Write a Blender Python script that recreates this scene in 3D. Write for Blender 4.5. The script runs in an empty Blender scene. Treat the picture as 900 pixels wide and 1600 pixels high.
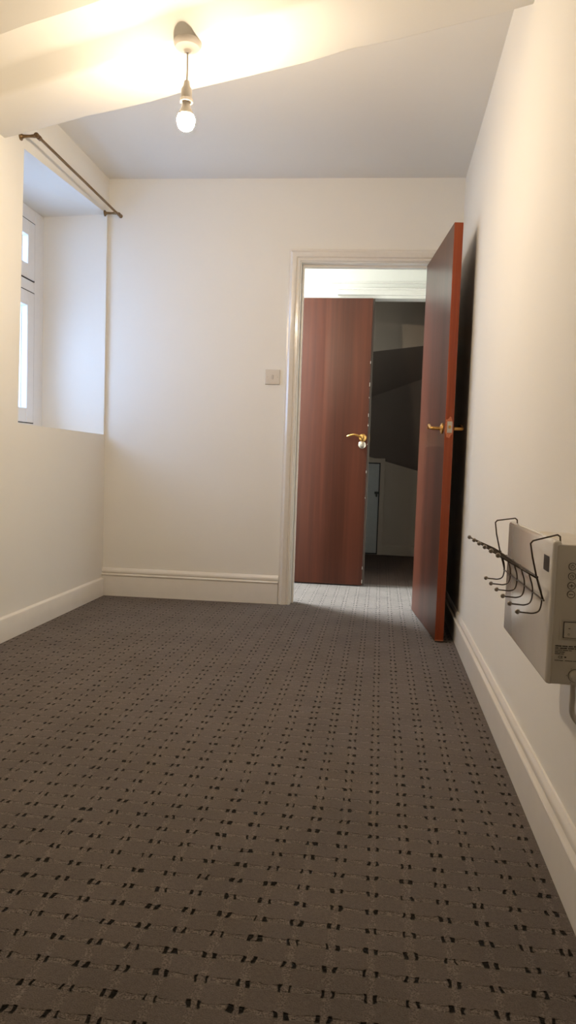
import bpy, bmesh, math, random
from mathutils import Vector, Matrix
random.seed(7)
S = bpy.context.scene
COL = S.collection

# ------------------------------------------------------------------ camera
F_PX, CAM_H = 1143.71, 0.8466
ax = Vector((0.991514305, 0.125501749, 0.033892385))
ay = Vector((-0.042016911, 0.062665142, 0.997149768))
af = Vector((-0.123020168, 0.990112312, -0.06740658))
cam_d = bpy.data.cameras.new('camera')
cam = bpy.data.objects.new('camera', cam_d)
COL.objects.link(cam)
cam_d.sensor_fit = 'VERTICAL'
cam_d.sensor_height = 36.0
cam_d.lens = 36.0 * F_PX / 1600.0
cam_d.clip_start = 0.02
cam.matrix_world = Matrix(((ax.x, ay.x, -af.x, 0), (ax.y, ay.y, -af.y, 0), (ax.z, ay.z, -af.z, CAM_H), (0, 0, 0, 1)))
S.camera = cam

# ------------------------------------------------------------------ world, exposure
w = bpy.data.worlds.new('world')
S.world = w
w.use_nodes = True
nt = w.node_tree
nt.nodes.clear()
wo = nt.nodes.new('ShaderNodeOutputWorld')
bg = nt.nodes.new('ShaderNodeBackground')
bg.inputs[0].default_value = (0.42, 0.58, 1.0, 1)
bg.inputs[1].default_value = 7.6
nt.links.new(bg.outputs[0], wo.inputs[0])
S.view_settings.view_transform = 'Standard'
S.view_settings.look = 'None'
S.view_settings.gamma = 1
S.view_settings.use_curve_mapping = False
S.view_settings.exposure = 0.10

BULB_STRENGTH = 1080.0
BULB_COLOUR = (1.0, 0.80, 0.565)

# daylight falling into the landing from the roof light at its left end
ld = bpy.data.lights.new('landing_daylight', 'AREA')
ld.shape = 'RECTANGLE'
ld.size = 0.45
ld.size_y = 0.45
ld.spread = math.radians(100)
ld.color = (0.84, 0.95, 1.0)
ld.energy = 96
lo = bpy.data.objects.new('landing_daylight', ld)
COL.objects.link(lo)
lo.location = (-1.35, 4.93, 2.48)
lo.rotation_euler = Vector((-1.35, 0.45, 2.48)).to_track_quat('Z', 'Y').to_euler()

# ------------------------------------------------------------------ materials
def srgb(r, g, b):
    f = lambda c: (c / 255 / 12.92) if c / 255 <= 0.04045 else ((c / 255 + 0.055) / 1.055) ** 2.4
    return (f(r), f(g), f(b), 1)

def mat(name):
    m = bpy.data.materials.new(name)
    m.use_nodes = True
    n = m.node_tree.nodes
    return m, n, m.node_tree.links, n['Principled BSDF']

def N(n, kind, **kw):
    x = n.new(kind)
    for k, v in kw.items():
        setattr(x, k, v)
    return x

def simple(name, col, rough=0.5, metal=0.0, noise=0.06, scale=30, bump=0.0, coat=0.0):
    """plain material with a little procedural variation of tone and relief"""
    m, n, l, p = mat(name)
    tc = N(n, 'ShaderNodeTexCoord')
    nz = N(n, 'ShaderNodeTexNoise')
    nz.inputs['Scale'].default_value = scale
    nz.inputs['Detail'].default_value = 4
    l.new(tc.outputs['Object'], nz.inputs['Vector'])
    rp = N(n, 'ShaderNodeValToRGB')
    c = col
    rp.color_ramp.elements[0].position = 0.3
    rp.color_ramp.elements[1].position = 0.7
    rp.color_ramp.elements[0].color = (c[0] * (1 - noise), c[1] * (1 - noise), c[2] * (1 - noise), 1)
    rp.color_ramp.elements[1].color = (min(1, c[0] * (1 + noise)), min(1, c[1] * (1 + noise)), min(1, c[2] * (1 + noise)), 1)
    l.new(nz.outputs['Fac'], rp.inputs['Fac'])
    l.new(rp.outputs['Color'], p.inputs['Base Color'])
    p.inputs['Roughness'].default_value = rough
    p.inputs['Metallic'].default_value = metal
    if coat:
        p.inputs['Coat Weight'].default_value = coat
        p.inputs['Coat Roughness'].default_value = 0.12
    if bump:
        b = N(n, 'ShaderNodeBump')
        b.inputs['Strength'].default_value = bump
        b.inputs['Distance'].default_value = 0.002
        l.new(nz.outputs['Fac'], b.inputs['Height'])
        l.new(b.outputs['Normal'], p.inputs['Normal'])
    return m

def plaster(name, col, und=0.35):
    """emulsion on uneven old plaster: broad undulation plus fine roller stipple"""
    m, n, l, p = mat(name)
    tc = N(n, 'ShaderNodeTexCoord')
    big = N(n, 'ShaderNodeTexNoise')
    big.inputs['Scale'].default_value = 2.2
    big.inputs['Detail'].default_value = 2
    fine = N(n, 'ShaderNodeTexNoise')
    fine.inputs['Scale'].default_value = 160
    fine.inputs['Detail'].default_value = 3
    for x in (big, fine):
        l.new(tc.outputs['Object'], x.inputs['Vector'])
    b1 = N(n, 'ShaderNodeBump')
    b1.inputs['Strength'].default_value = und
    b1.inputs['Distance'].default_value = 0.02
    b2 = N(n, 'ShaderNodeBump')
    b2.inputs['Strength'].default_value = 0.15
    b2.inputs['Distance'].default_value = 0.001
    l.new(big.outputs['Fac'], b1.inputs['Height'])
    l.new(fine.outputs['Fac'], b2.inputs['Height'])
    l.new(b1.outputs['Normal'], b2.inputs['Normal'])
    l.new(b2.outputs['Normal'], p.inputs['Normal'])
    rp = N(n, 'ShaderNodeValToRGB')
    rp.color_ramp.elements[0].color = (col[0] * .97, col[1] * .97, col[2] * .97, 1)
    rp.color_ramp.elements[1].color = (col[0], col[1], col[2], 1)
    l.new(big.outputs['Fac'], rp.inputs['Fac'])
    l.new(rp.outputs['Color'], p.inputs['Base Color'])
    p.inputs['Roughness'].default_value = 0.75
    return m

def wood(name, dark, mid, light, rough=0.34, coat=0.0, sx=18.0, stripe=True):
    m, n, l, p = mat(name)
    tc = N(n, 'ShaderNodeTexCoord')
    mp = N(n, 'ShaderNodeMapping')
    mp.inputs['Scale'].default_value = (sx, sx, 0.55)
    l.new(tc.outputs['Object'], mp.inputs['Vector'])
    n1 = N(n, 'ShaderNodeTexNoise')
    n1.inputs['Scale'].default_value = 2.0
    n1.inputs['Detail'].default_value = 7
    n1.inputs['Distortion'].default_value = 0.4
    l.new(mp.outputs['Vector'], n1.inputs['Vector'])
    rp = N(n, 'ShaderNodeValToRGB')
    e = rp.color_ramp.elements
    e[0].position = 0.25
    e[0].color = dark
    e[1].position = 0.75
    e[1].color = light
    k = e.new(0.5)
    k.color = mid
    l.new(n1.outputs['Fac'], rp.inputs['Fac'])
    # wide veneer leaves with slightly different tone
    mp2 = N(n, 'ShaderNodeMapping')
    mp2.inputs['Scale'].default_value = (4.2, 4.2, 0.12)
    l.new(tc.outputs['Object'], mp2.inputs['Vector'])
    n2 = N(n, 'ShaderNodeTexNoise')
    n2.inputs['Scale'].default_value = 1.0
    n2.inputs['Detail'].default_value = 1
    l.new(mp2.outputs['Vector'], n2.inputs['Vector'])
    mr = N(n, 'ShaderNodeMapRange')
    mr.inputs[1].default_value = 0.44
    mr.inputs[2].default_value = 0.56
    mr.inputs[3].default_value = 0.78 if stripe else 0.95
    mr.inputs[4].default_value = 1.22 if stripe else 1.05
    l.new(n2.outputs['Fac'], mr.inputs['Value'])
    mx = N(n, 'ShaderNodeVectorMath', operation='SCALE')
    l.new(rp.outputs['Color'], mx.inputs[0])
    l.new(mr.outputs['Result'], mx.inputs['Scale'])
    l.new(mx.outputs['Vector'], p.inputs['Base Color'])
    p.inputs['Roughness'].default_value = rough
    p.inputs['Specular IOR Level'].default_value = 0.32
    p.inputs['Coat Weight'].default_value = coat
    p.inputs['Coat Roughness'].default_value = 0.2
    b = N(n, 'ShaderNodeBump')
    b.inputs['Strength'].default_value = 0.08
    b.inputs['Distance'].default_value = 0.001
    l.new(n1.outputs['Fac'], b.inputs['Height'])
    l.new(b.outputs['Normal'], p.inputs['Normal'])
    return m

def carpet(name, base):
    """woven carpet: cut-pile squares, lighter looped lines between, a pair of dark holes at every crossing"""
    PX, PY, X0, Y0 = 0.0685, 0.0573, 0.0185, 1.521
    m, n, l, p = mat(name)
    tc = N(n, 'ShaderNodeTexCoord')
    def math_(op, a, b=None, c=None, clamp=False):
        x = N(n, 'ShaderNodeMath', operation=op, use_clamp=clamp)
        for i, v in enumerate((a, b, c)):
            if v is None:
                continue
            if isinstance(v, (int, float)):
                x.inputs[i].default_value = v
            else:
                l.new(v, x.inputs[i])
        return x.outputs[0]
    # wobble of the weave
    wn = N(n, 'ShaderNodeTexNoise')
    wn.inputs['Scale'].default_value = 45
    wn.inputs['Detail'].default_value = 1
    l.new(tc.outputs['Object'], wn.inputs['Vector'])
    ws = N(n, 'ShaderNodeVectorMath', operation='SUBTRACT')
    l.new(wn.outputs['Color'], ws.inputs[0])
    ws.inputs[1].default_value = (.5, .5, .5)
    wm = N(n, 'ShaderNodeVectorMath', operation='SCALE')
    l.new(ws.outputs[0], wm.inputs[0])
    wm.inputs['Scale'].default_value = 0.013
    wa = N(n, 'ShaderNodeVectorMath', operation='ADD')
    l.new(tc.outputs['Object'], wa.inputs[0])
    l.new(wm.outputs[0], wa.inputs[1])
    sp = N(n, 'ShaderNodeSeparateXYZ')
    l.new(wa.outputs[0], sp.inputs[0])
    def cell(o, org, pitch):
        t = math_('DIVIDE', math_('SUBTRACT', o, org), pitch)
        t = math_('FRACT', math_('ADD', t, 1000.5))
        return math_('ABSOLUTE', math_('MULTIPLY', math_('SUBTRACT', t, 0.5), pitch))
    u = cell(sp.outputs[0], X0, PX)
    v = cell(sp.outputs[1], Y0, PY)
    def band(x, centre, half, soft):       # 1 within half of centre
        d = math_('ABSOLUTE', math_('SUBTRACT', x, centre))
        return math_('SUBTRACT', 1.0, math_('DIVIDE', math_('SUBTRACT', d, half), soft, clamp=True), clamp=True)
    # irregularity: some holes are narrower, some nearly closed
    irr = N(n, 'ShaderNodeTexNoise')
    irr.inputs['Scale'].default_value = 23
    irr.inputs['Detail'].default_value = 0
    l.new(tc.outputs['Object'], irr.inputs['Vector'])
    hw = math_('MULTIPLY', math_('SUBTRACT', irr.outputs['Fac'], 0.12, clamp=True), 0.0062)
    du = math_('ABSOLUTE', math_('SUBTRACT', u, 0.0086))
    hu = math_('SUBTRACT', 1.0, math_('DIVIDE', math_('SUBTRACT', du, hw), 0.0014, clamp=True), clamp=True)
    hv = band(v, 0.0, 0.0066, 0.0025)
    hole = math_('MULTIPLY', hu, hv)
    rowl = band(v, 0.0, 0.0035, 0.004)
    coll = band(u, 0.0, 0.0060, 0.004)
    # thin broken dark crease along each row line
    crn = N(n, 'ShaderNodeTexNoise')
    crn.inputs['Scale'].default_value = 90
    l.new(tc.outputs['Object'], crn.inputs['Vector'])
    cr = math_('MULTIPLY', band(v, 0.0052, 0.0003, 0.0014), math_('GREATER_THAN', crn.outputs['Fac'], 0.52))
    # yarn speckle
    sn = N(n, 'ShaderNodeTexNoise')
    sn.inputs['Scale'].default_value = 420
    sn.inputs['Detail'].default_value = 3
    l.new(tc.outputs['Object'], sn.inputs['Vector'])
    lp = N(n, 'ShaderNodeTexVoronoi')
    lp.inputs['Scale'].default_value = 330
    l.new(tc.outputs['Object'], lp.inputs['Vector'])
    pn = N(n, 'ShaderNodeTexNoise')
    pn.inputs['Scale'].default_value = 5
    pn.inputs['Detail'].default_value = 3
    l.new(tc.outputs['Object'], pn.inputs['Vector'])
    loop = math_('MAXIMUM', rowl, math_('MULTIPLY', coll, 0.8))
    # brightness factor
    mn = N(n, 'ShaderNodeTexNoise')
    mn.inputs['Scale'].default_value = 130
    mn.inputs['Detail'].default_value = 2
    l.new(tc.outputs['Object'], mn.inputs['Vector'])
    spk = math_('ADD', 0.20, math_('ADD', math_('MULTIPLY', sn.outputs['Fac'], 1.1), math_('MULTIPLY', mn.outputs['Fac'], 0.5)))
    pch = math_('ADD', 0.75, math_('MULTIPLY', pn.outputs['Fac'], 0.5))
    lpb = math_('ADD', 1.0, math_('MULTIPLY', loop, math_('SUBTRACT', math_('MULTIPLY', lp.outputs['Distance'], 1.5), 0.62)))
    br = math_('MULTIPLY', math_('MULTIPLY', spk, pch), lpb)
    br = math_('MULTIPLY', br, math_('SUBTRACT', 1.0, math_('MULTIPLY', cr, 0.38)))
    br = math_('MULTIPLY', br, math_('SUBTRACT', 1.0, math_('MULTIPLY', hole, 0.98)))
    cv = N(n, 'ShaderNodeVectorMath', operation='SCALE')
    cv.inputs[0].default_value = base[:3]
    l.new(br, cv.inputs['Scale'])
    l.new(cv.outputs[0], p.inputs['Base Color'])
    p.inputs['Roughness'].default_value = 0.95
    p.inputs['Specular IOR Level'].default_value = 0.1
    p.inputs['Sheen Weight'].default_value = 0.16
    p.inputs['Sheen Roughness'].default_value = 0.5
    p.inputs['Sheen Tint'].default_value = (0.7, 0.65, 0.6, 1)
    # relief
    hgt = math_('ADD', math_('MULTIPLY', sn.outputs['Fac'], 0.35), math_('MULTIPLY', pn.outputs['Fac'], 0.6))
    hgt = math_('SUBTRACT', hgt, math_('MULTIPLY', loop, 0.25))
    hgt = math_('SUBTRACT', hgt, math_('MULTIPLY', hole, 1.4))
    hgt = math_('SUBTRACT', hgt, math_('MULTIPLY', cr, 0.4))
    b = N(n, 'ShaderNodeBump')
    b.inputs['Strength'].default_value = 0.9
    b.inputs['Distance'].default_value = 0.004
    l.new(hgt, b.inputs['Height'])
    l.new(b.outputs['Normal'], p.inputs['Normal'])
    return m

def emission(name, col, strength):
    m, n, l, p = mat(name)
    p.inputs['Base Color'].default_value = (*col, 1)
    p.inputs['Emission Color'].default_value = (*col, 1)
    p.inputs['Emission Strength'].default_value = strength
    return m

def glass(name):
    m, n, l, p = mat(name)
    out = n['Material Output']
    tr = N(n, 'ShaderNodeBsdfTransparent')
    tr.inputs[0].default_value = (0.96, 0.99, 0.985, 1)
    gl = N(n, 'ShaderNodeBsdfGlossy')
    gl.inputs['Roughness'].default_value = 0.02
    ge = N(n, 'ShaderNodeNewGeometry')          # Schlick reflectance, the same from both faces
    dt = N(n, 'ShaderNodeVectorMath', operation='DOT_PRODUCT')
    l.new(ge.outputs['Normal'], dt.inputs[0])
    l.new(ge.outputs['Incoming'], dt.inputs[1])
    ab = N(n, 'ShaderNodeMath', operation='ABSOLUTE')
    l.new(dt.outputs['Value'], ab.inputs[0])
    om = N(n, 'ShaderNodeMath', operation='SUBTRACT')
    om.inputs[0].default_value = 1.0
    l.new(ab.outputs[0], om.inputs[1])
    pw = N(n, 'ShaderNodeMath', operation='POWER')
    l.new(om.outputs[0], pw.inputs[0])
    pw.inputs[1].default_value = 5.0
    fr = N(n, 'ShaderNodeMath', operation='MULTIPLY_ADD')
    l.new(pw.outputs[0], fr.inputs[0])
    fr.inputs[1].default_value = 0.96
    fr.inputs[2].default_value = 0.04
    mx = N(n, 'ShaderNodeMixShader')
    l.new(fr.outputs[0], mx.inputs[0])
    l.new(tr.outputs[0], mx.inputs[1])
    l.new(gl.outputs[0], mx.inputs[2])
    l.new(mx.outputs[0], out.inputs['Surface'])
    return m

M = {
    'wall': plaster('wall_emulsion', (0.865, 0.84, 0.78)),
    'ceil': plaster('ceiling_emulsion', (0.83, 0.81, 0.765), 0.5),
    'white': simple('satin_white_paint', (0.80, 0.765, 0.71), 0.34, noise=0.02, scale=12, bump=0.12, coat=0.15),
    'gloss': simple('gloss_white_paint', (0.80, 0.76, 0.70), 0.22, noise=0.02, scale=45, bump=0.5, coat=0.5),
    'upvc': simple('white_window_plastic', (0.82, 0.82, 0.82), 0.3, noise=0.01),
    'rubber': simple('black_rubber_gasket', (0.03, 0.03, 0.035), 0.6),
    'glass': glass('window_glass'),
    'carpet': carpet('woven_carpet', srgb(100, 92, 87)),
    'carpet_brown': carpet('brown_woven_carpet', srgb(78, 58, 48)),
    'under': simple('underlay', (0.02, 0.02, 0.02), 0.9),
    'face': wood('mahogany_veneer', srgb(66, 33, 22), srgb(74, 37, 24), srgb(83, 43, 28)),
    'edge': wood('stained_lipping', srgb(112, 46, 20), srgb(134, 58, 26), srgb(150, 74, 36), rough=0.3, stripe=False),
    'scar': simple('splintered_bare_wood', srgb(184, 112, 78), 0.8, noise=0.35, scale=300, bump=0.8),
    'brass': simple('worn_brass', srgb(196, 150, 84), 0.32, 1.0, noise=0.15, scale=120),
    'steel': simple('brushed_steel', srgb(190, 182, 168), 0.3, 1.0, noise=0.08, scale=200),
    'bronze': simple('antique_brass_pole', srgb(128, 104, 74), 0.38, 0.85, noise=0.1, scale=90),
    'wire': simple('dark_chromed_wire', srgb(84, 76, 70), 0.3, 0.9, noise=0.1, scale=200),
    'tip': simple('pale_grey_bead', srgb(150, 142, 134), 0.35, 0.4, noise=0.05),
    'enamel': simple('white_enamelled_steel', (0.80, 0.76, 0.71), 0.12, noise=0.02, coat=0.6),
    'cap': simple('matt_cream_plastic', (0.66, 0.61, 0.53), 0.45, noise=0.03, bump=0.05),
    'print': simple('dark_print', (0.06, 0.045, 0.035), 0.6),
    'screen': simple('black_display', (0.012, 0.008, 0.008), 0.4),
    'plastic': simple('white_plastic', (0.66, 0.61, 0.55), 0.35, noise=0.02),
    'shadeplate': simple('switch_rocker_plastic', (0.58, 0.53, 0.47), 0.35, noise=0.02),
    'bulb': emission('glowing_bulb', BULB_COLOUR, BULB_STRENGTH),
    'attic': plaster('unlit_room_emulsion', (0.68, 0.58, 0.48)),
    'dimpost': simple('shade_toned_post', srgb(92, 80, 70), 0.5, noise=0.05),  # white post standing in shade; the shade is put into its colour
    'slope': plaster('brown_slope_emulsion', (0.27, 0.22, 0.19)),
    'cupb': simple('grey_white_cupboard_paint', (0.62, 0.64, 0.64), 0.4, noise=0.03),
    'black': simple('black_ironmongery', (0.02, 0.02, 0.02), 0.4),
}

# ------------------------------------------------------------------ mesh helpers
def quad(bm, *pts):
    return bm.faces.new([bm.verts.new(p) for p in pts])

def box(bm, a, b, bevel=0.0, mtx=None, seg=2):
    lo_, hi = [min(a[i], b[i]) for i in range(3)], [max(a[i], b[i]) for i in range(3)]
    v = [bm.verts.new((x, y, z)) for x in (lo_[0], hi[0]) for y in (lo_[1], hi[1]) for z in (lo_[2], hi[2])]
    fs = [bm.faces.new([v[i] for i in f]) for f in ((0, 1, 3, 2), (4, 6, 7, 5), (0, 4, 5, 1), (2, 3, 7, 6), (0, 2, 6, 4), (1, 5, 7, 3))]
    if bevel:
        es = {e for f in fs for e in f.edges}
        r = bmesh.ops.bevel(bm, geom=list(es), offset=bevel, segments=seg, profile=0.5, affect='EDGES')
        v = list({x for f in r['faces'] for x in f.verts} | {x for x in v if x.is_valid})
    if mtx is not None:
        vs = {x for x in v if x.is_valid}
        bmesh.ops.transform(bm, matrix=mtx, verts=list(vs))

def tube(bm, pts, r, seg=10, caps=True, radii=None):
    pts = [Vector(p) for p in pts]
    rings = []
    up = None
    for i, p in enumerate(pts):
        if i == 0:
            t = pts[1] - p
        elif i == len(pts) - 1:
            t = p - pts[i - 1]
        else:
            t = (pts[i + 1] - p).normalized() + (p - pts[i - 1]).normalized()
        t.normalize()
        if up is None:
            up = Vector((0, 0, 1)) if abs(t.z) < 0.9 else Vector((1, 0, 0))
        s = t.cross(up).normalized()
        up = s.cross(t).normalized()
        rr = radii[i] if radii else r
        rings.append([bm.verts.new(p + rr * (math.cos(2 * math.pi * k / seg) * s + math.sin(2 * math.pi * k / seg) * up)) for k in range(seg)])
    for a, b in zip(rings, rings[1:]):
        for k in range(seg):
            bm.faces.new([a[k], a[(k + 1) % seg], b[(k + 1) % seg], b[k]])
    if caps:
        bm.faces.new(rings[0][::-1])
        bm.faces.new(rings[-1])

def lathe(bm, prof, mtx=None, seg=28):
    """profile of (radius, height) about local Z"""
    rings = []
    for r, z in prof:
        if r < 1e-6:
            rings.append([bm.verts.new((0, 0, z))])
        else:
            rings.append([bm.verts.new((r * math.cos(2 * math.pi * k / seg), r * math.sin(2 * math.pi * k / seg), z)) for k in range(seg)])
    for a, b in zip(rings, rings[1:]):
        for k in range(seg):
            k2 = (k + 1) % seg
            if len(a) == 1 and len(b) == 1:
                continue
            if len(a) == 1:
                bm.faces.new([a[0], b[k], b[k2]])
            elif len(b) == 1:
                bm.faces.new([a[k], a[k2], b[0]])
            else:
                bm.faces.new([a[k], a[k2], b[k2], b[k]])
    if mtx is not None:
        bmesh.ops.transform(bm, matrix=mtx, verts=[v for r in rings for v in r])

def smooth_path(pts, n=6):
    """Catmull-Rom through the given points"""
    P = [Vector(p) for p in pts]
    P = [P[0] * 2 - P[1]] + P + [P[-1] * 2 - P[-2]]
    out = []
    for i in range(1, len(P) - 2):
        for k in range(n):
            t = k / n
            a, b, c, d = P[i - 1], P[i], P[i + 1], P[i + 2]
            out.append(0.5 * ((2 * b) + (c - a) * t + (2 * a - 5 * b + 4 * c - d) * t * t + (3 * b - a - 3 * c + d) * t ** 3))
    out.append(P[-2])
    return out

def obj(name, bm, material, parent=None, smooth=False, angle=40):
    bmesh.ops.remove_doubles(bm, verts=bm.verts, dist=1e-6)
    bmesh.ops.recalc_face_normals(bm, faces=bm.faces)
    root = parent
    while root is not None and root.type != 'EMPTY':
        root = root.parent
    off = Vector(root['org']) if root is not None else Vector((0, 0, 0))
    if root is not None:
        bmesh.ops.translate(bm, vec=-off, verts=bm.verts)
    me = bpy.data.meshes.new(name)
    bm.to_mesh(me)
    bm.free()
    me.materials.append(material)
    if smooth:
        me.shade_smooth()
        try:
            me.set_sharp_from_angle(angle=math.radians(angle))
        except Exception:
            pass
    o = bpy.data.objects.new(name, me)
    COL.objects.link(o)
    if parent is not None:
        o.parent = parent
    return o

def tag(o, label, cat=None, kind=None, group=None):
    o['label'] = label
    if cat:
        o['category'] = cat
    if kind:
        o['kind'] = kind
    if group:
        o['group'] = group
    return o

def thing(name, label, cat, loc, kind=None, group=None):
    o = bpy.data.objects.new(name, None)
    COL.objects.link(o)
    o.location = loc
    o['org'] = list(loc)
    o.empty_display_size = 0.05
    return tag(o, label, cat, kind, group)

BM = bmesh.new

# ------------------------------------------------------------------ dimensions (metres; camera stands at x=0, y=0)
XL, XR = -1.660, 0.407            # plaster faces of the left and right walls
YN = -3.30                        # wall behind the camera
ZC = 2.481
def by(x, o=0.0):                 # face of the far wall, slightly out of square
    return 4.317 + 0.0284 * x + o
OXL, OXR, OZ = -0.504, 0.231, 2.006   # doorway opening between the linings

# ------------------------------------------------------------------ floors
bm = BM()
quad(bm, (XL - .02, YN, 0), (XR + .02, YN, 0), (XR + .02, by(.4, .012), 0), (XL - .02, by(-1.66, .012), 0))
tag(obj('floor', bm, M['carpet']), 'dark taupe woven carpet with rows of paired holes in the white bedroom', 'floor', 'structure')
bm = BM()
quad(bm, (-2.0, by(-2, .020), -0.001), (.5, by(.5, .020), -0.001), (.5, 5.22, -0.001), (-2.0, 5.22, -0.001))
tag(obj('floor_landing', bm, M['carpet']), 'brightly lit strip of patterned carpet just outside the doorway', 'floor', 'structure')
bm = BM()
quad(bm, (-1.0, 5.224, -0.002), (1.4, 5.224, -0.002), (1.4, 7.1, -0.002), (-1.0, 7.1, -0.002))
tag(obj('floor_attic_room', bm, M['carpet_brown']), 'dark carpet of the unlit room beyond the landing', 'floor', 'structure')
bm = BM()
box(bm, (-2.2, YN - .1, -0.12), (1.5, 7.2, -0.008))
tag(obj('trim_1', bm, M['under']), 'dark underlay showing in the seam at the doorway threshold', 'threshold', 'structure')

# ------------------------------------------------------------------ left wall with the deep window recess
def wall_with_hole(bm, x0, x1, ya, yb, za, zb, hole0, hole1):
    """wall slab between x0 (room face) and x1 with a four-cornered hole; hole = near-bottom, far-bottom, far-top, near-top (y, z)"""
    outer = [(ya, za), (yb, za), (yb, zb), (ya, zb)]
    for x, h in ((x0, hole0), (x1, hole1)):
        o_ = [bm.verts.new((x, y, z)) for y, z in outer]
        i_ = [bm.verts.new((x, y, z)) for y, z in h]
        for k in range(4):
            bm.faces.new([o_[k], o_[(k + 1) % 4], i_[(k + 1) % 4], i_[k]])
    for k in range(4):
        k2 = (k + 1) % 4
        quad(bm, (x0, *hole0[k]), (x0, *hole0[k2]), (x1, *hole1[k2]), (x1, *hole1[k]))
        quad(bm, (x0, *outer[k]), (x0, *outer[k2]), (x1, *outer[k2]), (x1, *outer[k]))
H0 = [(3.197, 0.984), (4.247, 0.977), (4.243, 2.268), (3.232, 2.222)]
H1 = [(3.190, 1.004), (4.245, 1.004), (4.243, 2.250), (3.190, 2.240)]
bm = BM()
wall_with_hole(bm, XL, -2.16, YN, 4.60, -0.01, 2.9, H0, H1)
tag(obj('wall_left', bm, M['wall']), 'cream painted left wall with a deep recess for the window', 'wall', 'structure')

# window in the recess
win = thing('window_1', 'white plastic double glazed window deep in the left wall recess', 'window', (-2.08, 3.72, 1.00), 'structure')
GY0, GY1 = 3.19, 4.246
def frame_rect(bm, x0, x1, y0, y1, z0, z1, t, bev=0.004):
    box(bm, (x0, y0, z0), (x1, y0 + t, z1), bev)
    box(bm, (x0, y1 - t, z0), (x1, y1, z1), bev)
    box(bm, (x0, y0 + t, z0), (x1, y1 - t, z0 + t), bev)
    box(bm, (x0, y0 + t, z1 - t), (x1, y1 - t, z1), bev)
bm = BM()
box(bm, (-2.135, 4.130, 1.000), (-2.05, GY1, 2.252), 0.003)
box(bm, (-2.135, GY0, 1.000), (-2.05, 3.300, 2.252), 0.003)
box(bm, (-2.135, 3.300, 1.000), (-2.05, 4.130, 1.026), 0.003)
box(bm, (-2.135, 3.300, 2.176), (-2.05, 4.130, 2.252), 0.003)
box(bm, (-2.135, 3.300, 1.782), (-2.05, 4.130, 1.842), 0.003)
obj('window_frame', bm, M['upvc'], win)
for (z0, z1, t) in ((1.028, 1.776, .060), (1.848, 2.170, .060)):
    bm = BM()
    frame_rect(bm, -2.110, -2.044, 3.306, 4.122, z0, z1, t + .022)
    s = obj('sash', bm, M['upvc'], win)
    bm = BM()   # dark weather seal round the sash
    frame_rect(bm, -2.10, -2.0485, 3.301, 4.1285, z0 - .005, z1 + .005, .0055, 0)
    obj('gasket', bm, M['rubber'], s)
    bm = BM()
    frame_rect(bm, -2.0822, -2.0800, 3.384, 4.044, z0 + .077, z1 - .077, .004, 0)
    frame_rect(bm, -2.1112, -2.1085, 3.384, 4.044, z0 + .077, z1 - .077, .004, 0)
    obj('glazing_seal', bm, M['rubber'], s)
    bm = BM()
    box(bm, (-2.087, 3.386, z0 + .078), (-2.083, 4.042, z1 - .078))
    box(bm, (-2.107, 3.386, z0 + .078), (-2.103, 4.042, z1 - .078))
    obj('pane', bm, M['glass'], s)

# ------------------------------------------------------------------ right wall
bm = BM()
box(bm, (XR, YN, -0.01), (XR + .12, 4.46, 2.9))
tag(obj('wall_right', bm, M['wall']), 'long cream painted right wall carrying the heater', 'wall', 'structure')
bm = BM()
box(bm, (XL - .3, YN - .1, -0.01), (XR + .12, YN, 2.9))
tag(obj('wall_rear', bm, M['wall']), 'cream painted wall behind the camera', 'wall', 'structure')

# ------------------------------------------------------------------ far wall with the doorway
WT = 0.105
bm = BM()
def slab(bm, x0, x1, z0, z1):
    p = [(x0, by(x0)), (x1, by(x1)), (x1, by(x1) + WT), (x0, by(x0) + WT)]
    v = [bm.verts.new((x, y, z)) for z in (z0, z1) for x, y in p]
    for f in ((0, 1, 2, 3), (4, 5, 6, 7), (0, 1, 5, 4), (1, 2, 6, 5), (2, 3, 7, 6), (3, 0, 4, 7)):
        bm.faces.new([v[i] for i in f])
slab(bm, -2.1, OXL - .026, -0.01, 2.9)
slab(bm, OXR + .026, .53, -0.01, 2.9)
slab(bm, OXL - .026, OXR + .026, OZ + .026, 2.9)
tag(obj('wall_far', bm, M['wall']), 'cream painted end wall with the open doorway and light switch', 'wall', 'structure')

# door lining, stops and moulded architrave
T = Matrix.Translation
RZ = Matrix.Rotation(math.atan(0.0284), 4, 'Z')
WM = T((0, 4.317, 0)) @ RZ                     # local x along the far wall, local y into it
fr = thing('door_frame', 'cream gloss painted door lining and moulded architrave around the open doorway', 'door frame', (-.14, 4.31, 0), 'structure')
bm = BM()
for a, b in (((OXL - .024, -.002, 0), (OXL, WT + .002, OZ + .024)), ((OXR, -.002, 0), (OXR + .024, WT + .002, OZ + .024)), ((OXL, -.002, OZ), (OXR, WT + .002, OZ + .024))):
    box(bm, a, b, 0.0015, WM)
obj('lining', bm, M['white'], fr)
bm = BM()
for a, b in (((OXL, .048, 0), (OXL + .014, .082, OZ)), ((OXR - .010, .048, 0), (OXR, .082, OZ)), ((OXL + .014, .048, OZ - .014), (OXR - .014, .082, OZ))):
    box(bm, a, b, 0.002, WM)
obj('door_stop', bm, M['white'], fr)
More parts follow.
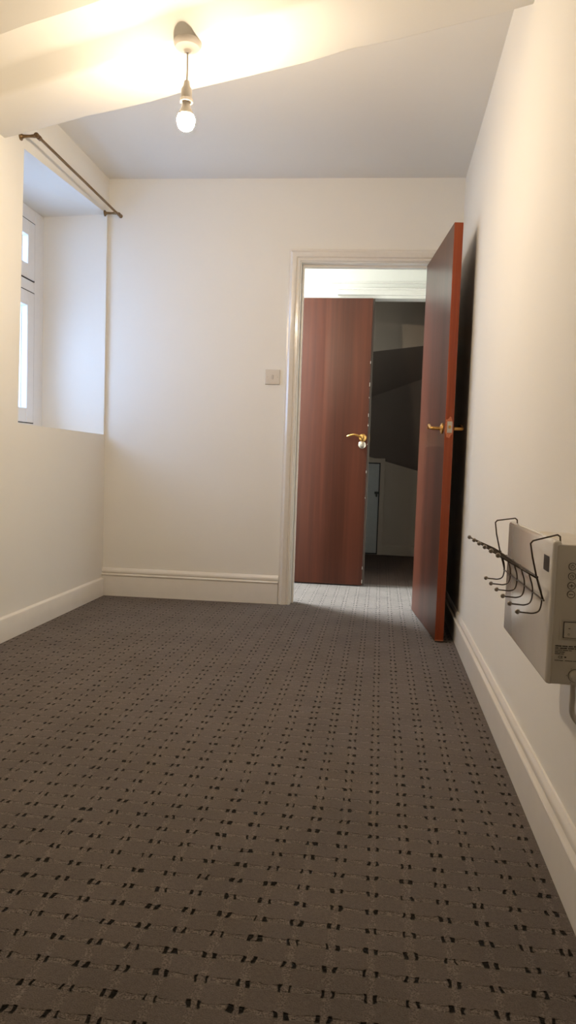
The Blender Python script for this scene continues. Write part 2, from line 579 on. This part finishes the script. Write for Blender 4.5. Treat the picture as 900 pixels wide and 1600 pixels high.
# architrave section: (distance outward from opening, projection from the wall)
ARC = [(.006, 0), (.006, .010), (.010, .014), (.016, .014), (.019, .0105), (.024, .0105), (.028, .017), (.040, .0205), (.052, .021), (.058, .017), (.064, .0125), (.072, .012), (.074, .010), (.074, 0)]
def architrave(bm, face, sgn):
    """mitred three-sided casing; face y in wall coordinates, sgn -1 towards the bedroom"""
    L = []
    for d, pr in ARC:
        yy = face + sgn * pr
        L.append([(OXL - d, yy, 0), (OXL - d, yy, OZ + d), (OXR + d, yy, OZ + d), (OXR + d, yy, 0)])
    V = [[bm.verts.new(WM @ Vector(p)) for p in row] for row in L]
    for r1, r2 in zip(V, V[1:]):
        for k in range(3):
            bm.faces.new([r1[k], r1[k + 1], r2[k + 1], r2[k]])
bm = BM()
architrave(bm, 0, -1)
obj('architrave', bm, M['gloss'], fr, True, 25)
bm = BM()
architrave(bm, WT, 1)
obj('architrave', bm, M['white'], fr, True, 25)

# ------------------------------------------------------------------ skirting
SK = [(0, 0), (.017, 0), (.017, .119), (.0165, .122), (.021, .1255), (.0225, .130), (.0205, .1340), (.0085, .1360), (.0075, .141), (.0135, .144), (.0135, .152), (.0115, .159), (.0075, .164), (.0050, .169), (0, .170)]
SKP = [(0, 0), (.016, 0), (.016, .098), (.0135, .1035), (.004, .110), (0, .111)]
def skirting(bm, prof, p0, p1, nrm, m0=0.0, m1=0.0):
    """extrude a section from p0 to p1; nrm points into the room; m0/m1 mitre the ends"""
    d = (Vector(p1) - Vector(p0)).normalized()
    nrm = Vector(nrm)
    rows = [[bm.verts.new(Vector(p) + nrm * t + Vector((0, 0, z)) + d * (t * mm)) for t, z in prof] for p, mm in ((p0, m0), (p1, m1))]
    for k in range(len(prof) - 1):
        bm.faces.new([rows[0][k], rows[0][k + 1], rows[1][k + 1], rows[1][k]])
    bm.faces.new(rows[0])
    bm.faces.new(rows[1][::-1])
bm = BM()
skirting(bm, SK, (XL, by(XL), 0), (OXL - .075, by(OXL - .075), 0), (0, -1, 0))
tag(obj('baseboard_back', bm, M['white'], None, True, 30), 'moulded cream skirting along the end wall left of the doorway', 'skirting board', 'structure')
bm = BM()
skirting(bm, SKP, (XL, YN, 0), (XL, by(XL) - .0225, 0), (1, 0, 0))
tag(obj('baseboard_left', bm, M['white'], None, True, 30), 'plain low cream skirting under the window wall', 'skirting board', 'structure')
bm = BM()
skirting(bm, SK, (XR, YN, 0), (XR, by(XR), 0), (-1, 0, 0))
for vv in bm.verts:      # old boards: the height tapers towards the doorway
    vv.co.z *= 1.02 if vv.co.y < 0 else 0.83
tag(obj('baseboard_right', bm, M['white'], None, True, 30), 'tall moulded cream skirting along the right wall below the heater', 'skirting board', 'structure')

# ------------------------------------------------------------------ ceilings
bm = BM()   # flat grey-shaded part beyond the beam with a slight belly in the plaster near its right end
nx, ny = 22, 22
grid = []
for j in range(ny + 1):
    row = []
    for i in range(nx + 1):
        x = -2.0 + (XR + .1 + 2.0) * i / nx
        y = 2.30 + (4.50 - 2.30) * j / ny
        # the plaster lifts a little along a soft crease that runs from the beam to the right wall
        s = (x - 0.40) * 0.55 + (3.50 - y)
        lift = 0.055 * max(0.0, min(1.0, (s) / 0.9)) if x > -0.55 else 0.055 * max(0.0, min(1.0, s / 0.9)) * max(0, 1 - (-0.55 - x) / .4)
        row.append(bm.verts.new((x, y, ZC + lift * 0.5)))
    grid.append(row)
for j in range(ny):
    for i in range(nx):
        bm.faces.new([grid[j][i], grid[j][i + 1], grid[j + 1][i + 1], grid[j + 1][i]])
tag(obj('ceiling', bm, M['ceil'], None, True, 60), 'flat off-white ceiling beyond the slanting beam', 'ceiling', 'structure')

# beam crossing the room at a slant, its soffit lit by the bulb
BX0, BX1 = XL - .05, XR + .05
def L2(x): return 3.067 + (x + 1.66) * (2.445 - 3.067) / 2.067
def L1(x): return 2.775 + (x + 1.66) * (2.105 - 2.775) / 2.067
def zs(x): return 2.194 + (x + 1.66) * 0.0431
bm = BM()
K = 14
rows = []
for i in range(K + 1):
    x = BX0 + (BX1 - BX0) * i / K
    wob = 0.006 * math.sin(i * 1.7) + 0.004 * math.sin(i * 2.9 + 1)
    y2, y1, z = L2(x) + wob, L1(x) + wob * .6, zs(x)
    prof = [(y2 + .004, 2.70), (y2, z + .012), (y2 - .006, z + .003), (y2 - .016, z), (y1 + .02, z), (y1 + .006, z + .003), (y1 - .006, z + .012), (y1 - .048, z + .062), (y1 - .060, z + .070), (y1 - .08, z + .074), (y1 - .20, z + .078), (y1 - .20, 2.70)]
    rows.append([bm.verts.new((x, y, zz)) for y, zz in prof])
for r1, r2 in zip(rows, rows[1:]):
    for k in range(len(r1) - 1):
        bm.faces.new([r1[k], r1[k + 1], r2[k + 1], r2[k]])
tag(obj('ceiling_beam', bm, M['ceil'], None, True, 50), 'broad plastered beam slanting across the ceiling above the pendant bulb', 'beam', 'structure')
bm = BM()   # near ceiling, continuing from the beam towards the camera
rows = []
for i in range(K + 1):
    x = BX0 + (BX1 - BX0) * i / K
    y1, z = L1(x) + (0.006 * math.sin(i * 1.7) + 0.004 * math.sin(i * 2.9 + 1)) * .6, zs(x)
    rows.append([bm.verts.new((x, y, zz)) for y, zz in ((y1 - .20, z + .078), (y1 - .95, z + .50), (0.4, z + .515), (YN - .05, z + .52))])
for r1, r2 in zip(rows, rows[1:]):
    for k in range(3):
        bm.faces.new([r1[k], r1[k + 1], r2[k + 1], r2[k]])
tag(obj('ceiling_near', bm, M['ceil'], None, True, 50), 'lower off-white ceiling in front of the slanting beam', 'ceiling', 'structure')
bm = BM()
box(bm, (-2.3, YN - .2, 2.88), (.62, 4.44, 2.98))
box(bm, (-2.3, 4.445, 2.70), (1.6, 7.3, 2.80))
tag(obj('roof_slab', bm, M['attic']), 'roof structure above the plaster ceilings', 'roof', 'structure')

# ------------------------------------------------------------------ pendant lamp
PX_, PY_ = -0.700, 2.482
PZ = zs(PX_)
BZ = 1.990
lamp = thing('pendant_lamp', 'bare glowing bulb on a short cord hanging from the beam', 'lamp', (PX_, PY_, PZ))
TM = T((PX_, PY_, 0))
bm = BM()
lathe(bm, [(0, PZ + .004), (.046, PZ + .004), (.046, PZ - .006), (.040, PZ - .016), (.014, PZ - .024), (.010, PZ - .032), (0, PZ - .032)], TM)
tag(obj('ceiling_rose', bm, M['plastic'], lamp, True), 'small round white ceiling rose')
bm = BM()
tube(bm, [(PX_, PY_, PZ - .030), (PX_ + .001, PY_, PZ - .09), (PX_, PY_, BZ + .118)], .0032, 8)
obj('cord', bm, M['plastic'], lamp, True)
bm = BM()
lathe(bm, [(0, BZ + .122), (.009, BZ + .122), (.012, BZ + .105), (.018, BZ + .095), (.0185, BZ + .066), (.0215, BZ + .064), (.0215, BZ + .054), (.0150, BZ + .054), (.0135, BZ + .060), (0, BZ + .060)], TM)
obj('lamp_holder', bm, M['plastic'], lamp, True)
bm = BM()
lathe(bm, [(0, BZ + .062), (.0125, BZ + .062), (.0135, BZ + .045), (.0160, BZ + .036), (.0200, BZ + .028), (.0245, BZ + .018), (.0262, BZ + .012), (.0262, BZ + .010), (0, BZ + .010)], TM, 24)
bu = tag(obj('bulb', bm, M['plastic'], lamp, True, 60), 'white collar of the bulb')
bm = BM()
lathe(bm, [(0, BZ + .0098), (.0262, BZ + .0098), (.0295, BZ + .002), (.0300, BZ - .007), (.0285, BZ - .019), (.0230, BZ - .030), (.0140, BZ - .0365), (0, BZ - .039)], TM, 20)
tag(obj('glowing_dome', bm, M['bulb'], bu, True, 80), 'glowing warm white dome of the bulb')

# ------------------------------------------------------------------ curtain pole
cp = thing('curtain_pole', 'thin antique brass curtain pole above the window recess', 'curtain pole', (-1.66, 3.69, 2.255))
PXC, PZC = -1.572, 2.253
bm = BM()
tube(bm, [(PXC, 3.175, PZC + .001), (PXC, 4.222, PZC - .004)], .0068, 14)
obj('pole', bm, M['bronze'], cp, True)
for yb, tipdir in ((3.198, -1), (4.205, 1)):
    bm = BM()
    RX = T((XL, yb, PZC + .008)) @ Matrix.Rotation(math.radians(90), 4, 'Y')
    lathe(bm, [(0, 0), (.0175, 0), (.0175, .004), (.0120, .008), (.0085, .012), (.0070, .020), (.0062, .045), (.0085, .066), (.0088, .078), (0, .079)], RX, 20)
    br_ = obj('bracket', bm, M['bronze'], cp, True)
    bm = BM()
    tube(bm, [(PXC, yb - .009, PZC), (PXC, yb + .009, PZC)], .0105, 16)
    obj('ring', bm, M['bronze'], br_, True)
    bm = BM()
    ye = yb + tipdir * .022
    R2 = T((PXC, ye, PZC)) @ Matrix.Rotation(math.radians(-90 * tipdir), 4, 'X')
    lathe(bm, [(0, -.006), (.009, -.006), (.0115, 0), (.0115, .008), (.008, .013), (0, .0145)], R2, 18)
    obj('end_cap', bm, M['bronze'], cp, True)

# ------------------------------------------------------------------ light switch
sw = thing('light_switch', 'square white light switch on the end wall left of the doorway', 'light switch', (-.652, 4.298, 1.301))
SM = WM @ T((-.652, 0, 1.344))
bm = BM()
box(bm, (-.0435, -.0085, -.0435), (.0435, .0005, .0435), 0.003, SM)
obj('plate', bm, M['plastic'], sw)
bm = BM()
box(bm, (-.0055, -.0125, -.0125), (.0055, -.006, .0125), 0.0015, SM @ Matrix.Rotation(math.radians(4), 4, 'X'))
obj('rocker', bm, M['shadeplate'], sw)
for s_ in (-1, 1):
    bm = BM()
    lathe(bm, [(0, 0), (.0032, 0), (.0032, .0008), (0, .001)], SM @ T((s_ * .0302, -.0082, 0)) @ Matrix.Rotation(math.radians(90), 4, 'X'), 14)
    obj('screw', bm, M['shadeplate'], sw)

# ------------------------------------------------------------------ bedroom door, open towards the right wall
TH = 0.1058
hx, hy = 0.2138, 4.318
DV = Vector((math.sin(TH), -math.cos(TH), 0))        # hinge -> free edge
NV = Vector((math.cos(TH), math.sin(TH), 0))         # through the thickness, towards the right wall
DM = Matrix(((DV.x, NV.x, 0, hx), (DV.y, NV.y, 0, hy), (DV.z, NV.z, 1, 0), (0, 0, 0, 1)))   # local x along the leaf
d1 = thing('door_1', 'red-brown flush door standing open beside the right wall', 'door', (hx, hy, 0.0), 'structure')
TK = 0.042
bm = BM()
box(bm, (0, 0, .010), (.755, TK, 1.991), 0.0015, DM)
obj('leaf', bm, M['face'], d1)
bm = BM()
box(bm, (.7545, .0005, .011), (.762, TK - .0005, 1.990), 0.001, DM)
tag(obj('edge_lipping', bm, M['edge'], d1), 'orange-brown stained closing edge')
bm = BM()   # worn foot of the closing edge, then splintered wood around the latch
box(bm, (.7600, .001, .0100), (.7624, TK - .001, .0150), 0, DM)
tag(obj('worn_foot', bm, M['scar'], d1), 'pale worn foot of the closing edge')
bm = BM()
random.seed(3)
ring = []
ptsA = []
for k in range(18):
    a = 2 * math.pi * k / 18
    ry, rz = .0205, .054
    q = random.uniform(.78, 1.08)
    ptsA.append((.7622, TK / 2 - .001 + ry * q * math.cos(a), 1.040 + rz * q * math.sin(a)))
vc = bm.verts.new(DM @ Vector((.7636, TK / 2, 1.04)))
vs = [bm.verts.new(DM @ Vector(p)) for p in ptsA]
for k in range(18):
    bm.faces.new([vc, vs[k], vs[(k + 1) % 18]])
tag(obj('chipped_wood', bm, M['scar'], d1), 'rough splintered wood around the latch')
bm = BM()
box(bm, (.7615, .010, 1.013), (.7655, .034, 1.067), 0.001, DM)
lt = obj('latch_plate', bm, M['steel'], d1)
bm = BM()
box(bm, (.765, .016, 1.033), (.775, .028, 1.048), 0.003, DM)
obj('latch_bolt', bm, M['brass'], lt)
def lever(parent, base, out, along, mtx, curl=-1, L=.105, mat_=None):
    """round rose, stem and curved lever; base is in leaf coordinates, out = +-1 along local y, along = +-1 along local x"""
    mat_ = mat_ or M['brass']
    bm = BM()
    q = T(base) @ Matrix.Rotation(math.radians(-90 * out), 4, 'X')
    lathe(bm, [(0, 0), (.0265, 0), (.0270, .003), (.0245, .007), (.0150, .0095), (.0110, .013), (0, .013)], mtx @ q, 26)
    h_ = obj('door_handle', bm, mat_, parent, True)
    bx, by_, bz = base
    P = [(bx, by_ + out * .008, bz), (bx, by_ + out * .040, bz), (bx + along * .006, by_ + out * .053, bz + .001), (bx + along * .024, by_ + out * .056, bz + .008),
         (bx + along * .052, by_ + out * .056, bz + .017), (bx + along * .080, by_ + out * .054, bz + .014), (bx + along * L, by_ + out * .052, bz + .004)]
    pts_ = smooth_path(P, 6)
    n_ = len(pts_)
    rad = [0.0085 if i < 7 else (.0095 - .0035 * (i / n_) if i < n_ - 2 else .0050) for i in range(n_)]
    bm = BM()
    tube(bm, [mtx @ Vector(p) for p in pts_], .008, 12, True, rad)
    obj('lever', bm, mat_, h_, True)
    return h_
lever(d1, (.700, 0, 1.036), -1, -1, DM)
lever(d1, (.700, TK, 1.036), 1, -1, DM, L=.105)
for z_ in (.23, 1.0, 1.76):
    bm = BM()
    tube(bm, [DM @ Vector((-.004, .046, z_ - .05)), DM @ Vector((-.004, .046, z_ + .05))], .006, 10)
    obj('hinge', bm, M['brass'], d1)

# ------------------------------------------------------------------ landing beyond the doorway
YB = 5.150
bm = BM()
box(bm, (-1.85, YB, -0.01), (-.880, YB + .10, 2.75))
box(bm, (-.880, YB, 2.030), (.60, YB + .10, 2.75))
box(bm, (.395, YB, -0.01), (.60, YB + .10, 2.030))
tag(obj('wall_landing_back', bm, M['wall']), 'white wall above the landing door and dark opening', 'wall', 'structure')
bm = BM()
box(bm, (.45, 4.40, -0.01), (.60, YB, 2.75))
tag(obj('wall_landing_right', bm, M['wall']), 'white wall at the right end of the landing', 'wall', 'structure')
bm = BM()
box(bm, (-1.95, 4.38, -0.01), (-1.80, 5.3, 2.75))
tag(obj('wall_landing_left', bm, M['wall']), 'white wall at the left end of the landing', 'wall', 'structure')
bm = BM()
box(bm, (-2.0, 4.36, 2.52), (.60, YB + .05, 2.60))
tag(obj('ceiling_landing', bm, M['wall']), 'white ceiling of the small landing', 'ceiling', 'structure')
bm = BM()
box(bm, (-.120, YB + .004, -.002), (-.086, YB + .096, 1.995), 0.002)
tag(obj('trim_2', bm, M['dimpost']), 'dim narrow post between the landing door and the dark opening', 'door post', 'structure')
f2 = thing('door_frame', 'white painted frame heads over the landing door and dark opening', 'door frame', (-.25, YB, 0), 'structure')
bm = BM()
box(bm, (-.905, YB - .002, 1.992), (.42, YB + .102, 2.030), 0.003)
box(bm, (.37, YB - .002, 0), (.395, YB + .102, 1.992), 0.003)
box(bm, (-.905, YB - .002, 0), (-.880, YB + .102, 1.992), 0.003)
obj('lining', bm, M['white'], f2)
bm = BM()
box(bm, (-.345, YB - .016, 2.012), (.45, YB - .001, 2.058), 0.003)
box(bm, (-.345, YB - .022, 2.046), (.45, YB - .001, 2.060), 0.003)
box(bm, (-.390, YB - .010, 2.092), (.45, YB - .001, 2.102), 0.003)
obj('architrave', bm, M['gloss'], f2)
bm = BM()
box(bm, (-.0865, YB + .030, 1.01), (-.0850, YB + .055, 1.07), 0.0005)
obj('strike_plate', bm, M['brass'], f2)

d2 = thing('door_2', 'red-brown flush door with brass lever across the landing', 'door', (-.86, 5.10, 0), 'structure')
D2 = T((-.860, 5.098, 0))
LW2 = .762
bm = BM()
box(bm, (0, 0, .008), (LW2, .040, 1.982), 0.0015, D2)
obj('leaf', bm, M['face'], d2)
bm = BM()
random.seed(11)
for zc, hh in ((1.55, .012), (1.40, .018), (1.19, .016), (1.12, .008), (.80, .012), (.62, .006), (.13, .014), (.035, .018), (1.31, .006), (.99, .006)):
    box(bm, (LW2 - .0022, -.0006, zc - hh * .7), (LW2 + .0006, .006, zc + hh * .7), 0, D2)
tag(obj('paint_chip', bm, M['plastic'], d2), 'pale chips along the closing edge')
lever(d2, (LW2 - .033, 0, 1.034), -1, -1, D2, L=.108)
bm = BM()
q = D2 @ T((LW2 - .036, 0, .985)) @ Matrix.Rotation(math.radians(90), 4, 'X')
lathe(bm, [(0, 0), (.0255, 0), (.0255, .003), (.022, .006), (0, .0065)], q, 26)
lk = obj('lock_rose', bm, M['steel'], d2, True)
bm = BM()
box(bm, (-.004, -.013, -.004), (.004, .013, .018), 0.002, q)
obj('thumb_turn', bm, M['steel'], lk)

# ------------------------------------------------------------------ unlit attic room beyond
bm = BM()
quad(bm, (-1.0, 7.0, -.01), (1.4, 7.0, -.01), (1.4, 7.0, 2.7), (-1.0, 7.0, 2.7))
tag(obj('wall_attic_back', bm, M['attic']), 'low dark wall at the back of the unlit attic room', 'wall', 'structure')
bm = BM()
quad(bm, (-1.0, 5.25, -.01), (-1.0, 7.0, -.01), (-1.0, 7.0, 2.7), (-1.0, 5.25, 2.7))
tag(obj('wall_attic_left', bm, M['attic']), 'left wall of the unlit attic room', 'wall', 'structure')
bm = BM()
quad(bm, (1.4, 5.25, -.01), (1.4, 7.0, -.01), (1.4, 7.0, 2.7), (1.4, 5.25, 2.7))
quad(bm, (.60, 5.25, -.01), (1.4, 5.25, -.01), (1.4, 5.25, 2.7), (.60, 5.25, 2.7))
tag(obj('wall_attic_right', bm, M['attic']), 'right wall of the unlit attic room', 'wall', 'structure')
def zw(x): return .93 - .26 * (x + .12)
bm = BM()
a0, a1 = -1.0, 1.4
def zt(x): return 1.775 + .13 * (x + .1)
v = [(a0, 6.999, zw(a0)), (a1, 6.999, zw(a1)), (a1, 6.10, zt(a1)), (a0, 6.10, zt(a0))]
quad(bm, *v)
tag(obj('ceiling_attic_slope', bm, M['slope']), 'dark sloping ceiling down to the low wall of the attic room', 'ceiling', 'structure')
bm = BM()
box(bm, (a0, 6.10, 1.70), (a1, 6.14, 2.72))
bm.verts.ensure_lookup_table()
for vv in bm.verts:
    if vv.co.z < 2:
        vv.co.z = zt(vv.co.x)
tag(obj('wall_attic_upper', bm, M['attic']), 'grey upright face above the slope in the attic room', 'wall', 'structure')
bm = BM()
skirting(bm, [(0, 0), (.016, 0), (.016, .085), (.010, .095), (0, .10)], (.041, 7.0, 0), (1.4, 7.0, 0), (0, -1, 0))
tag(obj('baseboard_attic', bm, M['attic']), 'dim skirting at the back of the attic room', 'skirting board', 'structure')
cb = thing('eaves_cupboard', 'low pale cupboard door in the back wall of the dark room', 'cupboard', (-.22, 7.0, 0))
bm = BM()
box(bm, (-.46, 6.972, .016), (-.012, 6.992, .862), 0.003)
cd = obj('door', bm, M['cupb'], cb)
bm = BM()
box(bm, (-.048, 6.955, .580), (-.002, 6.972, .600), 0.002)
box(bm, (-.036, 6.945, .552), (-.020, 6.972, .600), 0.002)
obj('latch', bm, M['black'], cd)
bm = BM()
box(bm, (-.002, 6.968, 0), (.040, 6.999, .915), 0.003)
box(bm, (-.52, 6.968, .873), (-.002, 6.999, .915), 0.003)
obj('frame', bm, M['attic'], cb)
bm = BM()
box(bm, (-.47, 6.990, .002), (-.002, 6.999, .873))
obj('dark_gap', bm, M['black'], cb)

# ------------------------------------------------------------------ panel heater on the right wall
HX, HY0, HY1, HZ0, HZ1 = .2935, 1.272, 1.706, .484, .731
ht = thing('wall_heater', 'white glossy wall-mounted panel heater with side controls', 'heater', (.34, 1.49, .48))
bm = BM()   # front panel, rounded at its vertical and top edges
box(bm, (HX, HY0 + .001, HZ0), (HX + .016, HY1, HZ1), 0.007, None, 4)
obj('front_panel', bm, M['enamel'], ht, True, 50)
bm = BM()   # control housing behind the panel, near end
box(bm, (HX + .010, HY0 + .004, HZ0 + .002), (.392, 1.555, HZ1 - .008), 0.007, None, 4)
hs = obj('housing', bm, M['cap'], ht, True, 50)
bm = BM()
box(bm, (HX + .006, HY0 - .0004, HZ0 + .0015), (.391, HY0 + .012, HZ1 - .006), 0.0045, None, 3)
obj('side_cover', bm, M['cap'], ht, True, 50)
bm = BM()
box(bm, (.388, 1.30, .52), (.4068, 1.66, .70), 0.002)
obj('wall_bracket', bm, M['cap'], ht)
bm = BM()
box(bm, (HX + .015, 1.60, .60), (.39, 1.63, .64), 0.002)
obj('support_arm', bm, M['cap'], ht)
bm = BM()   # display window on the panel front
quad(bm, (HX - .0006, 1.292, .674), (HX - .0006, 1.334, .674), (HX - .0006, 1.334, .701), (HX - .0006, 1.292, .701))
quad(bm, (HX + .0005, 1.292, .674), (HX + .0005, 1.334, .674), (HX + .0005, 1.334, .701), (HX + .0005, 1.292, .701))
tag(obj('display', bm, M['screen'], ht), 'small black display window')
CF = HY0 - .0004       # front of the side cover
def ring_bm(bm, cx, cz, r, t, y=CF, d=.0012, seg=28):
    for k in range(seg):
        a, b = 2 * math.pi * k / seg, 2 * math.pi * (k + 1) / seg
        P = [(cx + rr * math.cos(t_), cz + rr * math.sin(t_)) for rr, t_ in ((r - t, a), (r, a), (r, b), (r - t, b))]
        quad(bm, *[(p[0], y - d, p[1]) for p in P])
        quad(bm, (P[1][0], y - d, P[1][1]), (P[2][0], y - d, P[2][1]), (P[2][0], y, P[2][1]), (P[1][0], y, P[1][1]))
def bar(bm, x0, z0, x1, z1, y=CF, d=.0008):
    box(bm, (x0, y - d, z0), (x1, y + .0002, z1))
for k, zc in enumerate((.6885, .672, .656, .6412)):
    cx = .3265
    bm = BM()
    q = T((cx, CF, zc)) @ Matrix.Rotation(math.radians(90), 4, 'X')
    lathe(bm, [(0, 0), (.0062, 0), (.0062, .0008), (.0055, .0012), (0, .0013)], q, 24)
    bt = obj('button', bm, M['cap'], ht, True)
    bm = BM()
    ring_bm(bm, cx, zc, .0064, .0009, CF, .0014)
    if k == 0:      # mode symbol
        ring_bm(bm, cx, zc, .0030, .0008, CF, .0014, 16)
        bar(bm, cx - .0004, zc, cx + .0004, zc + .0040, CF, .0015)
    elif k == 1:    # clock symbol
        ring_bm(bm, cx, zc, .0032, .0007, CF, .0014, 16)
        bar(bm, cx, zc - .0004, cx + .0024, zc + .0004, CF, .0015)
        bar(bm, cx - .0004, zc, cx + .0004, zc + .0024, CF, .0015)
    elif k == 2:    # plus
        bar(bm, cx - .0034, zc - .0006, cx + .0034, zc + .0006, CF, .0015)
        bar(bm, cx - .0006, zc - .0030, cx + .0006, zc + .0030, CF, .0015)
    else:           # minus
        bar(bm, cx - .0034, zc - .0006, cx + .0034, zc + .0006, CF, .0015)
    obj('symbol', bm, M['print'], bt)
# rocker switch in its recessed bezel
bm = BM()
for a, b in (((.3115, CF - .0018, .5625), (.3130, CF + .0003, .5985)), ((.3125, CF - .0018, .5620), (.352, CF + .0003, .5635)), ((.3125, CF - .0018, .5975), (.352, CF + .0003, .5990)), ((.3505, CF - .0018, .5625), (.352, CF + .0003, .5985))):
    box(bm, a, b, .0004)
obj('switch_bezel', bm, M['cap'], ht)
bm = BM()
box(bm, (.3175, CF - .0010, .5665), (.3465, CF + .0003, .5945), .0003)
rs = tag(obj('switch_surround', bm, M['print'], ht), 'dark gap around the rocker')
bm = BM()
box(bm, (.3185, CF - .0036, .5675), (.3455, CF - .0005, .5935), .0012)
rk = obj('rocker_switch', bm, M['cap'], ht)
bm = BM()
ring_bm(bm, .326, .5735, .0017, .0006, CF - .0036, .0003, 14)
bar(bm, .3250, .5830, .3282, .5842, CF - .0036, .0003)
obj('symbol', bm, M['print'], rk)
# rating label: rows of fine print
bm = BM()
random.seed(5)
def text_row(z, h, x0, segs):
    x = x0
    for s_ in segs:
        # a word is a run of small letter-like strokes
        n_ = max(2, int(s_ / (h * .8)))
        for i in range(n_):
            w_ = s_ / n_
            bar(bm, x + i * w_, z, x + i * w_ + w_ * random.uniform(.62, .9), z + h * random.uniform(.8, 1))
        x += s_ + h * .9
text_row(.5515, .0019, .3062, (.010, .0085, .007, .012))
text_row(.5478, .0019, .3062, (.006, .012, .009, .012))
text_row(.5446, .0011, .3062, (.012, .0085, .005))
text_row(.5415, .0011, .3062, (.006, .009))
text_row(.5384, .0011, .3062, (.009, .0045))
text_row(.5270, .0010, .3062, (.014,))
text_row(.5270, .0010, .3235, (.012, .010))
obj('rating_print', bm, M['print'], ht)
def text_obj(body, size, mtx, parent, name, material):
    c_ = bpy.data.curves.new(name, 'FONT')
    c_.body = body
    c_.size = size
    c_.extrude = 0.0002
    c_.resolution_u = 3
    t_ = bpy.data.objects.new('tmp', c_)
    COL.objects.link(t_)
    bpy.context.view_layer.update()
    me = bpy.data.meshes.new_from_object(t_.evaluated_get(bpy.context.evaluated_depsgraph_get()))
    bpy.data.objects.remove(t_)
    bm = BM()
    bm.from_mesh(me)
    bpy.data.meshes.remove(me)
    bmesh.ops.transform(bm, matrix=mtx, verts=bm.verts)
    return obj(name, bm, material, parent)
RX90 = Matrix.Rotation(math.radians(90), 4, 'X')
text_obj('CE', .0062, T((.3118, CF - .0005, .5312)) @ RX90, ht, 'conformity_mark', M['print'])
bm = BM()
bar(bm, .3222, .5325, .3250, .5345)
obj('rating_print', bm, M['print'], ht)
# thermostat knob
bm = BM()
q = T((.341, CF, .5025)) @ RX90
lathe(bm, [(0, 0), (.0105, 0), (.0105, .002), (.0090, .0025), (.0085, .010), (.0075, .0115), (0, .012)], q, 30)
kn = obj('knob', bm, M['cap'], ht, True)
bm = BM()
ring_bm(bm, .341, .5025, .0112, .0022, CF, .0009, 30)
for a in range(-60, 241, 60):
    t_ = math.radians(a)
    box(bm, (.341 + .0135 * math.cos(t_) - .0005, CF - .0006, .5025 + .0135 * math.sin(t_) - .0005), (.341 + .0135 * math.cos(t_) + .0005, CF + .0002, .5025 + .0135 * math.sin(t_) + .0005))
obj('dial_mark', bm, M['print'], kn)
bm = BM()   # mains lead from the underside to the wall
tube(bm, smooth_path([(.3465, 1.300, HZ0 + .004), (.3470, 1.300, .455), (.350, 1.305, .425), (.372, 1.315, .395), (.4005, 1.330, .350), (.4020, 1.330, .22)], 6), .0048, 12)
tag(obj('mains_lead', bm, M['cap'], ht, True), 'short cream mains lead below the heater')

# ------------------------------------------------------------------ wire hook rack hung over the heater
RY0, RY1 = 1.300, 1.700
rk_ = thing('hook_rack', 'dark wire over-door hook rack hung on the top edge of the heater', 'hook rack', (.28, 1.5, .62))
WR = .0014
for yv, pts in ((RY0, [(.3118, .722), (.3105, .7355), (.3060, .7385), (.2660, .7265), (.2620, .7215), (.2665, .698), (.2755, .662), (.2855, .632), (.2885, .6245)]),
                (RY1, [(.3118, .722), (.3105, .7350), (.3060, .7385), (.2670, .7320), (.2630, .7270), (.2670, .700), (.2760, .664), (.2855, .632), (.2885, .6200)])):
    bm = BM()
    # sharp bends: subdivide only near the corners
    P = [Vector((x, yv, z)) for x, z in pts]
    tube(bm, P, .0016, 10)
    obj('strap', bm, M['wire'], rk_, True, 70)
bm = BM()
tube(bm, [(.2755, RY0 - .006, .6645), (.2765, RY1 + .006, .6600)], .0017, 10)
obj('rail', bm, M['wire'], rk_, True)
bm = BM()
tube(bm, [(.2880, RY0 - .006, .6245), (.2880, RY1 + .006, .6200)], .0017, 10)
obj('rail', bm, M['wire'], rk_, True)
def ball(bm, c, r):
    lathe(bm, [(0, -r), (r * .6, -r * .8), (r * .95, -r * .3), (r * .95, r * .3), (r * .6, r * .8), (0, r)], T(c), 12)
for k in range(6):
    y = RY0 + .006 + (RY1 - RY0 - .012) * k / 5
    f = k / 5
    # upper peg, straight and rising away from the wall
    bm = BM()
    up = [(.2765 + 0 * f, y, .6610), (.262, y, .6690), (.2095 - .003 * f, y, .6975 - .006 * f)]
    tube(bm, up, WR, 8)
    h1 = obj('peg', bm, M['wire'], rk_, True)
    bm = BM()
    ball(bm, up[-1], .0046)
    obj('bead', bm, M['tip'], h1, True)
    bm = BM()
    lw_ = smooth_path([(.2768, y, .6640), (.2815, y, .6500), (.2865, y, .6330), (.2870, y, .6170), (.2835, y, .6040), (.2740, y, .5990), (.2630, y, .5992), (.2490, y, .6000)], 5)
    tube(bm, lw_, WR, 8)
    h2 = obj('hook', bm, M['wire'], rk_, True)
    bm = BM()
    ball(bm, (.2475, y, .6003), .0046)
    obj('bead', bm, M['tip'], h2, True)
